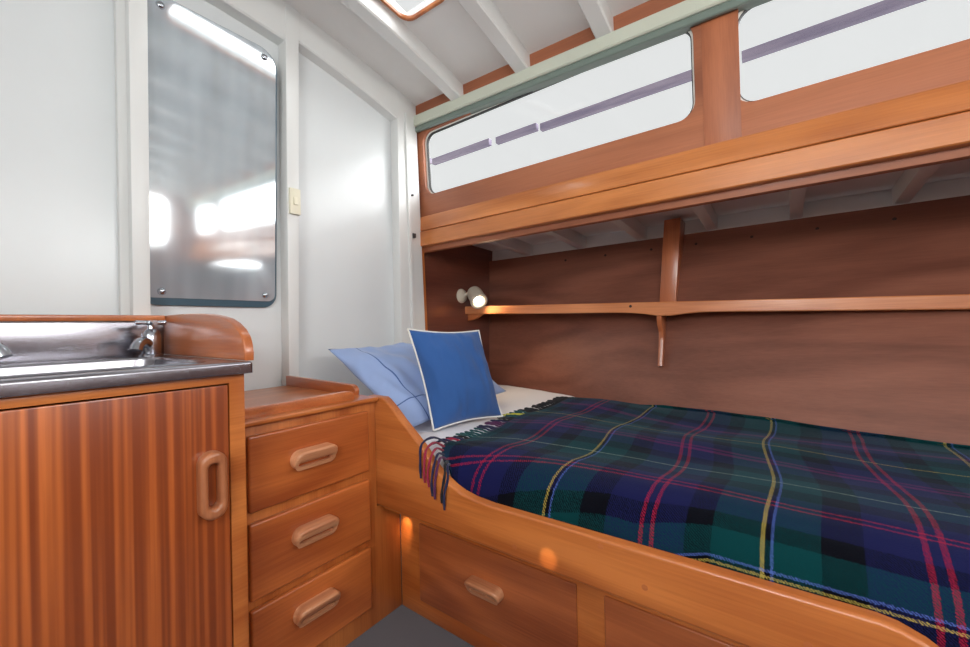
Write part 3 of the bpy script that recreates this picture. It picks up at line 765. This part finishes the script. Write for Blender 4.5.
for k in range(NT):
    f = (k + .5)/NT*(len(edge) - 1)*.985; i = int(f); q = f - i
    p = edge[i]*(1-q) + edge[min(i+1, len(edge)-1)]*q
    x = p.x; t = k/NT
    L_ = .085 + .02*rnd.random(); jx = (rnd.random() - .5)*.035
    if t < .125:                                  # hangs over the leeboard
        w = t/.125
        tip = Vector((.8705, .812 + .10*w + .012*(rnd.random() - .5), .462 + .085*w + .02*(rnd.random() - .5)))
        yy = tip.y + .012*w - .004
        rt = rail_top(yy) + .006
        mid = Vector((.884, yy, rt + .004))
        ptsx = [p + Vector((.004, -.005, -.003)), p.lerp(mid, .5) + Vector((0, 0, .012 + .008*w)), mid, Vector((.8695, (yy + tip.y)/2 + jx*.15, (rt - .012)*.6 + tip.z*.4)), tip]
    elif t < .2:                                  # lies curled on the sheet towards the leeboard
        e = Vector((x - .045 + jx, p.y + .062, .593))
        ptsx = [p + Vector((0, -.004, -.003)), p + Vector((-.008, .02, .004)), Vector(((x + e.x)/2, p.y + .048, .600)), e]
    else:
        zz = .590
        ptsx = [p + Vector((0, -.004, -.003)), p + Vector((jx*.2, .018, -.003)), Vector((x + jx*.5, p.y + .04, min(p.z, zz + .004))), Vector((x + jx*.8, p.y + .04 + (L_ - .04)*.5, zz)), Vector((x + jx, p.y + L_*.9, zz - .001))]
    # smooth the strand
    sm = []
    for a in range(len(ptsx) - 1):
        for b_ in range(4):
            u = b_/4; p0 = ptsx[max(a-1, 0)]; p1 = ptsx[a]; p2 = ptsx[a+1]; p3 = ptsx[min(a+2, len(ptsx)-1)]
            sm.append(.5*((2*p1) + (p2 - p0)*u + (2*p0 - 5*p1 + 4*p2 - p3)*u*u + (3*p1 - p0 - 3*p2 + p3)*u**3))
    sm.append(ptsx[-1])
    tt = t*1.30
    col = (0, 1, 5)[k % 3] if tt < .085 else (3 if tt < .125 or .19 < tt < .23 else 0 if tt < .25 else 1 if tt < .30 else 2 if tt < .42 else 5 if .50 < tt < .56 else 2 if .66 < tt < .70 else 4 if .70 < tt < .75 else 2 if tt < .8 and tt > .7 else 0 if tt < .6 else 1)
    obj('tassel', tube(bmesh.new(), sm, [.0038 + .0007*math.sin(m*1.5) for m in range(len(sm))], 7), tassel_cols[col], bl)

# ------------------------------------------------------------------ shelf over the berth
sh = root('berth_shelf', (2.1, .4, 1.02), 'long narrow wooden shelf along the hull above the berth', 'shelf')
SX = 2.10
def sz(y): return 1.099 + (y - .55)*.026            # top edge of the front lip
def shelf_board():
    bm = bmesh.new(); n = 60; R = []
    for i in range(n + 1):
        y = 1.728 + (YB + .02 - 1.728)*i/n
        zt = sz(y); th = .054 + .016*max(0, (.6 - y)/1.1 if y < .6 else 0)
        dip = .018*math.exp(-((y - .476)/.10)**2)
        zb = zt - .052 - dip
        xf = SX
        xb = hullx(y, zt - .03) - .001
        R.append([bm.verts.new(p) for p in ((xf + .003, y, zt), (xf, y, zt - .004), (xf, y, zb + .004), (xf + .003, y, zb), (xf + .020, y, zb), (xf + .022, y, zt - .034), (xb, y, zt - .034), (xb, y, zt - .014), (xf + .022, y, zt - .012), (xf + .020, y, zt))])
    m = len(R[0])
    for a, b_ in zip(R, R[1:]):
        for k in range(m): bm.faces.new((a[k], a[(k+1) % m], b_[(k+1) % m], b_[k]))
    bm.faces.new(R[0]); bm.faces.new(R[-1][::-1])
    return bm
obj('shelf_board', shelf_board(), shelf_wood, sh, smooth=20)
xb = lambda z: hullx(.50, z) - .001
kn = [(2.108, 1.040), (2.108, 1.02), (2.116, .985), (xb(.95) - .06, .95), (xb(.90) - .045, .90), (xb(.80) - .040, .80), (xb(.782) - .036, .782), (xb(.778) - .02, .778), (xb(.778), .778), (xb(1.06), 1.06), (2.14, 1.062)]
obj('bracket', plate(kn, [], lambda u, v, d: (u, d, v), .490, .512, .004), batten_wood, sh)
obj('end_cleat', plate([(1.7275, 1.078), (1.7275, 1.035), (1.70, 1.036), (1.66, 1.046), (1.62, 1.066), (1.60, 1.078)], [], YZ, 2.124, 2.15, .003), shelf_wood, sh)
obj('screw_plug', lathe(bmesh.new(), [(0, .0012), (.007, .001), (.008, -.002)], aim((SX - .0005, .635, 1.082), (-1, 0, 0)), 10), plug_dark, sh)
bt = hexa(bmesh.new(), [(2.235, .450, 1.070), (2.325, .452, 1.070), (2.325, .530, 1.070), (2.235, .530, 1.070), (2.255, .420, 1.53), (2.40, .424, 1.53), (2.40, .500, 1.53), (2.255, .500, 1.53)], .005)
ba = obj('upright_batten', bt, batten_wood, base=(2.28, .47, 1.07)); tag(ba, 'wooden upright between shelf and deck against the dark lining', 'batten')

# ------------------------------------------------------------------ reading lamp
la = root('reading_lamp', (2.063, 1.728, 1.2), 'small white spotlight lit on the dark panel at the head of the berth', 'lamp')
obj('wall_plate', lathe(bmesh.new(), [(0, .026), (.022, .025), (.040, .018), (.048, .004), (.048, -.001)], aim((2.063, 1.728, 1.199), (0, -1, 0)), 28), lamp_white, la)
hb = Vector((2.108, 1.655, 1.221)); hd = Vector((-.055, -.085, -.070)).normalized()
hc = hb + hd*.02
obj('arm', tube(bmesh.new(), [(2.066, 1.708, 1.200), (2.08, 1.69, 1.212), hb], [.011, .010, .012], 12), lamp_white, la)
M = aim(hb, hd)
hd_o = obj('lamp_head', lathe(bmesh.new(), [(0, -.016), (.030, -.014), (.046, -.002), (.051, .02), (.052, .10), (.056, .104), (.056, .118), (.046, .122), (.040, .118), (.036, .10), (0, .10)], M, 28), lamp_white, la)
obj('bulb', lathe(bmesh.new(), [(0, .113), (.018, .112), (.029, .108), (.031, .101), (0, .1005)], M, 24), lamp_glow, hd_o)

# ------------------------------------------------------------------ outside
bm = bmesh.new()
y = 6.2
for k, (L_, gp) in enumerate(((2.35, .06), (.95, .10), (.55, .05), (1.70, .19), (2.2, .05), (2.5, .0))):
    zc = 3.17 + .022*(y - L_/2 - .6) + (.05 if k > 3 else 0)
    hexa(bm, [(3.97, y - L_, zc - .036), (4.03, y - L_, zc - .036), (4.03, y, zc - .036), (3.97, y, zc - .036), (3.97, y - L_, zc + .036), (4.03, y - L_, zc + .036), (4.03, y, zc + .036), (3.97, y, zc + .036)])
    y -= L_ + gp
bmesh.ops.recalc_face_normals(bm, faces=bm.faces)
bo = obj('outdoor_beam', bm, weathered, base=(4, 2, 3.2)); tag(bo, 'weathered purple grey timber edge seen outside through the long windows', 'beam')

# ------------------------------------------------------------------ ceiling lamps behind the viewer
for k, (x, y) in enumerate(((-.45, -.22), (-.45, -1.2), (.3, -1.2))):
    zc = ceil_z(x, y)
    d = root('ceiling_lamp', (x, y, zc), 'round dome ceiling lamp ' + ('on the port side, nearest the sink', 'on the port side, beside the aft end wall', 'on the starboard side, beside the aft end wall')[k], 'lamp', 'ceiling lamps')
    obj('lamp_ring', lathe(bmesh.new(), [(.10, .0), (.10, -.012), (.092, -.02), (.084, -.02), (.084, 0)], Matrix.Translation((x, y, zc)), 32), chrome, d)
    obj('diffuser', lathe(bmesh.new(), [(.084, -.008), (.080, -.022), (.06, -.034), (.03, -.041), (0, -.043)], Matrix.Translation((x, y, zc)), 32), dome_glow, d)

# ------------------------------------------------------------------ lights
def area(name, loc, d, sx, sy, power, col=(1, 1, 1)):
    l = bpy.data.lights.new(name, 'AREA'); l.shape = 'RECTANGLE'; l.size = sx; l.size_y = sy; l.energy = power; l.color = col
    o = bpy.data.objects.new(name, l); COL.objects.link(o); o.location = loc
    o.rotation_euler = Vector(d).normalized().to_track_quat('-Z', 'Y').to_euler()
    return o
area('daylight_port', (XP - .10, -.2, 1.78), (1, 0, .05), 1.45, .5, 46, (.97, .99, 1))
area('daylight_port_aft', (XP - .10, -1.45, 1.78), (1, 0, -.12), .58, .5, 17, (1, .98, .95))
area('daylight_aft', (1.0, YB - .10, 1.88), (0, 1, -.1), .86, .46, 20, (1, .99, .97))
area('daylight_aft_port', (-.25, YB - .10, 1.88), (0, 1, -.1), .96, .46, 20, (1, .99, .97))
area('daylight_hatch', ((HX0 + HX1)/2, (HY0 + HY1)/2, 2.62), (0, 0, -1), .56, .22, 3, (1, 1, 1))
gl = root('niche_fill', (XP, -.3, 1.30), 'added slim fill light on the port wall behind the viewer', 'lamp')  # added unseen strip light, brightens the deck underside and berth niche
obj('fill_housing', bx(XP - .002, XP + .03, -.95, .35, 1.27, 1.34, .006), ivory, gl)
obj('diffuser', bx(XP + .029, XP + .042, -.93, .33, 1.28, 1.33, .005), dome_glow, gl)
area('niche_fill_strip', (XP + .05, -.3, 1.305), (1, -.25, .12), 1.26, .05, 22, (1, .98, .95))  # low fill light added with the strip, reaches under the side deck
def spot(name, loc, to, power, deg, blend, r_, col):
    l = bpy.data.lights.new(name, 'SPOT'); l.energy = power; l.color = col; l.spot_size = math.radians(deg); l.spot_blend = blend; l.shadow_soft_size = r_
    o = bpy.data.objects.new(name, l); COL.objects.link(o); o.location = loc; o.rotation_euler = (Vector(to) - Vector(loc)).to_track_quat('-Z', 'Y').to_euler()
spot('footlight', (.925, 1.07, .372), (.98, 1.098, .285), 3., 42, 1., .006, (1, .72, .42))
spot('glow_spot', (-.95, .2, 1.45), (.88, .478, .424), 320, 1.6, .9, .004, (1, .8, .55))  # added spot low on the port side, makes the warm glow on the leeboard
for k, (y0, y1) in enumerate(((W1[0], W1[1]), (W2[0], W2[1]), (W3[0], W3[1]))):
    area('window_portal', (sidex(1.94) + .05, (y0 + y1)/2, 1.94), (-1, 0, 0), y1 - y0, .40, 1).data.cycles.is_portal = True
sp = bpy.data.lights.new('reading_spot', 'SPOT'); sp.energy = 8; sp.color = (1, .78, .5); sp.spot_size = math.radians(156); sp.spot_blend = .5; sp.shadow_soft_size = .03
so = bpy.data.objects.new('reading_spot', sp); COL.objects.link(so); so.location = hb + hd*.13; so.rotation_euler = hd.to_track_quat('-Z', 'Y').to_euler()

w = bpy.data.worlds.new('sky'); S.world = w; w.use_nodes = True
nt = w.node_tree; bg = nt.nodes['Background']; tc = N(nt, 'ShaderNodeTexCoord')
# bright overcast sky with the sun glowing through the haze on the starboard quarter
dp = N(nt, 'ShaderNodeVectorMath', operation='DOT_PRODUCT'); dp.inputs[1].default_value = Vector((.42, -.88, .26)).normalized()
nt.links.new(tc.outputs['Generated'], dp.inputs[0])
mr = N(nt, 'ShaderNodeMapRange', interpolation_type='SMOOTHSTEP'); mr.inputs['From Min'].default_value = math.cos(math.radians(40)); mr.inputs['From Max'].default_value = math.cos(math.radians(12))
mr.inputs['To Min'].default_value = 1.36; mr.inputs['To Max'].default_value = 15.
nt.links.new(dp.outputs['Value'], mr.inputs['Value']); nt.links.new(mr.outputs['Result'], bg.inputs['Strength'])
bg.inputs['Color'].default_value = (1, 1, 1, 1)
w.cycles.sampling_method = 'AUTOMATIC'

# ------------------------------------------------------------------ camera
cam = bpy.data.cameras.new('camera'); co = bpy.data.objects.new('camera', cam); COL.objects.link(co)
cam.sensor_width = 36; cam.lens = 404/970*36; cam.clip_start = .02
Rm = Matrix(((.59716321, .00896748, -.80206962), (-.80183429, -.02000134, -.59721162), (-.02139795, .99975974, -.00475363)))
M4 = Rm.to_4x4(); M4.translation = (0, 0, 1.0); co.matrix_world = M4
S.camera = co
S.view_settings.view_transform = 'Standard'; S.view_settings.look = 'None'; S.view_settings.gamma = 1; S.view_settings.use_curve_mapping = False
S.view_settings.exposure = -.68
S.cycles.use_denoising = True
S.cycles.max_bounces = 10; S.cycles.diffuse_bounces = 6; S.cycles.glossy_bounces = 6; S.cycles.transparent_max_bounces = 12
S.cycles.sample_clamp_indirect = 6
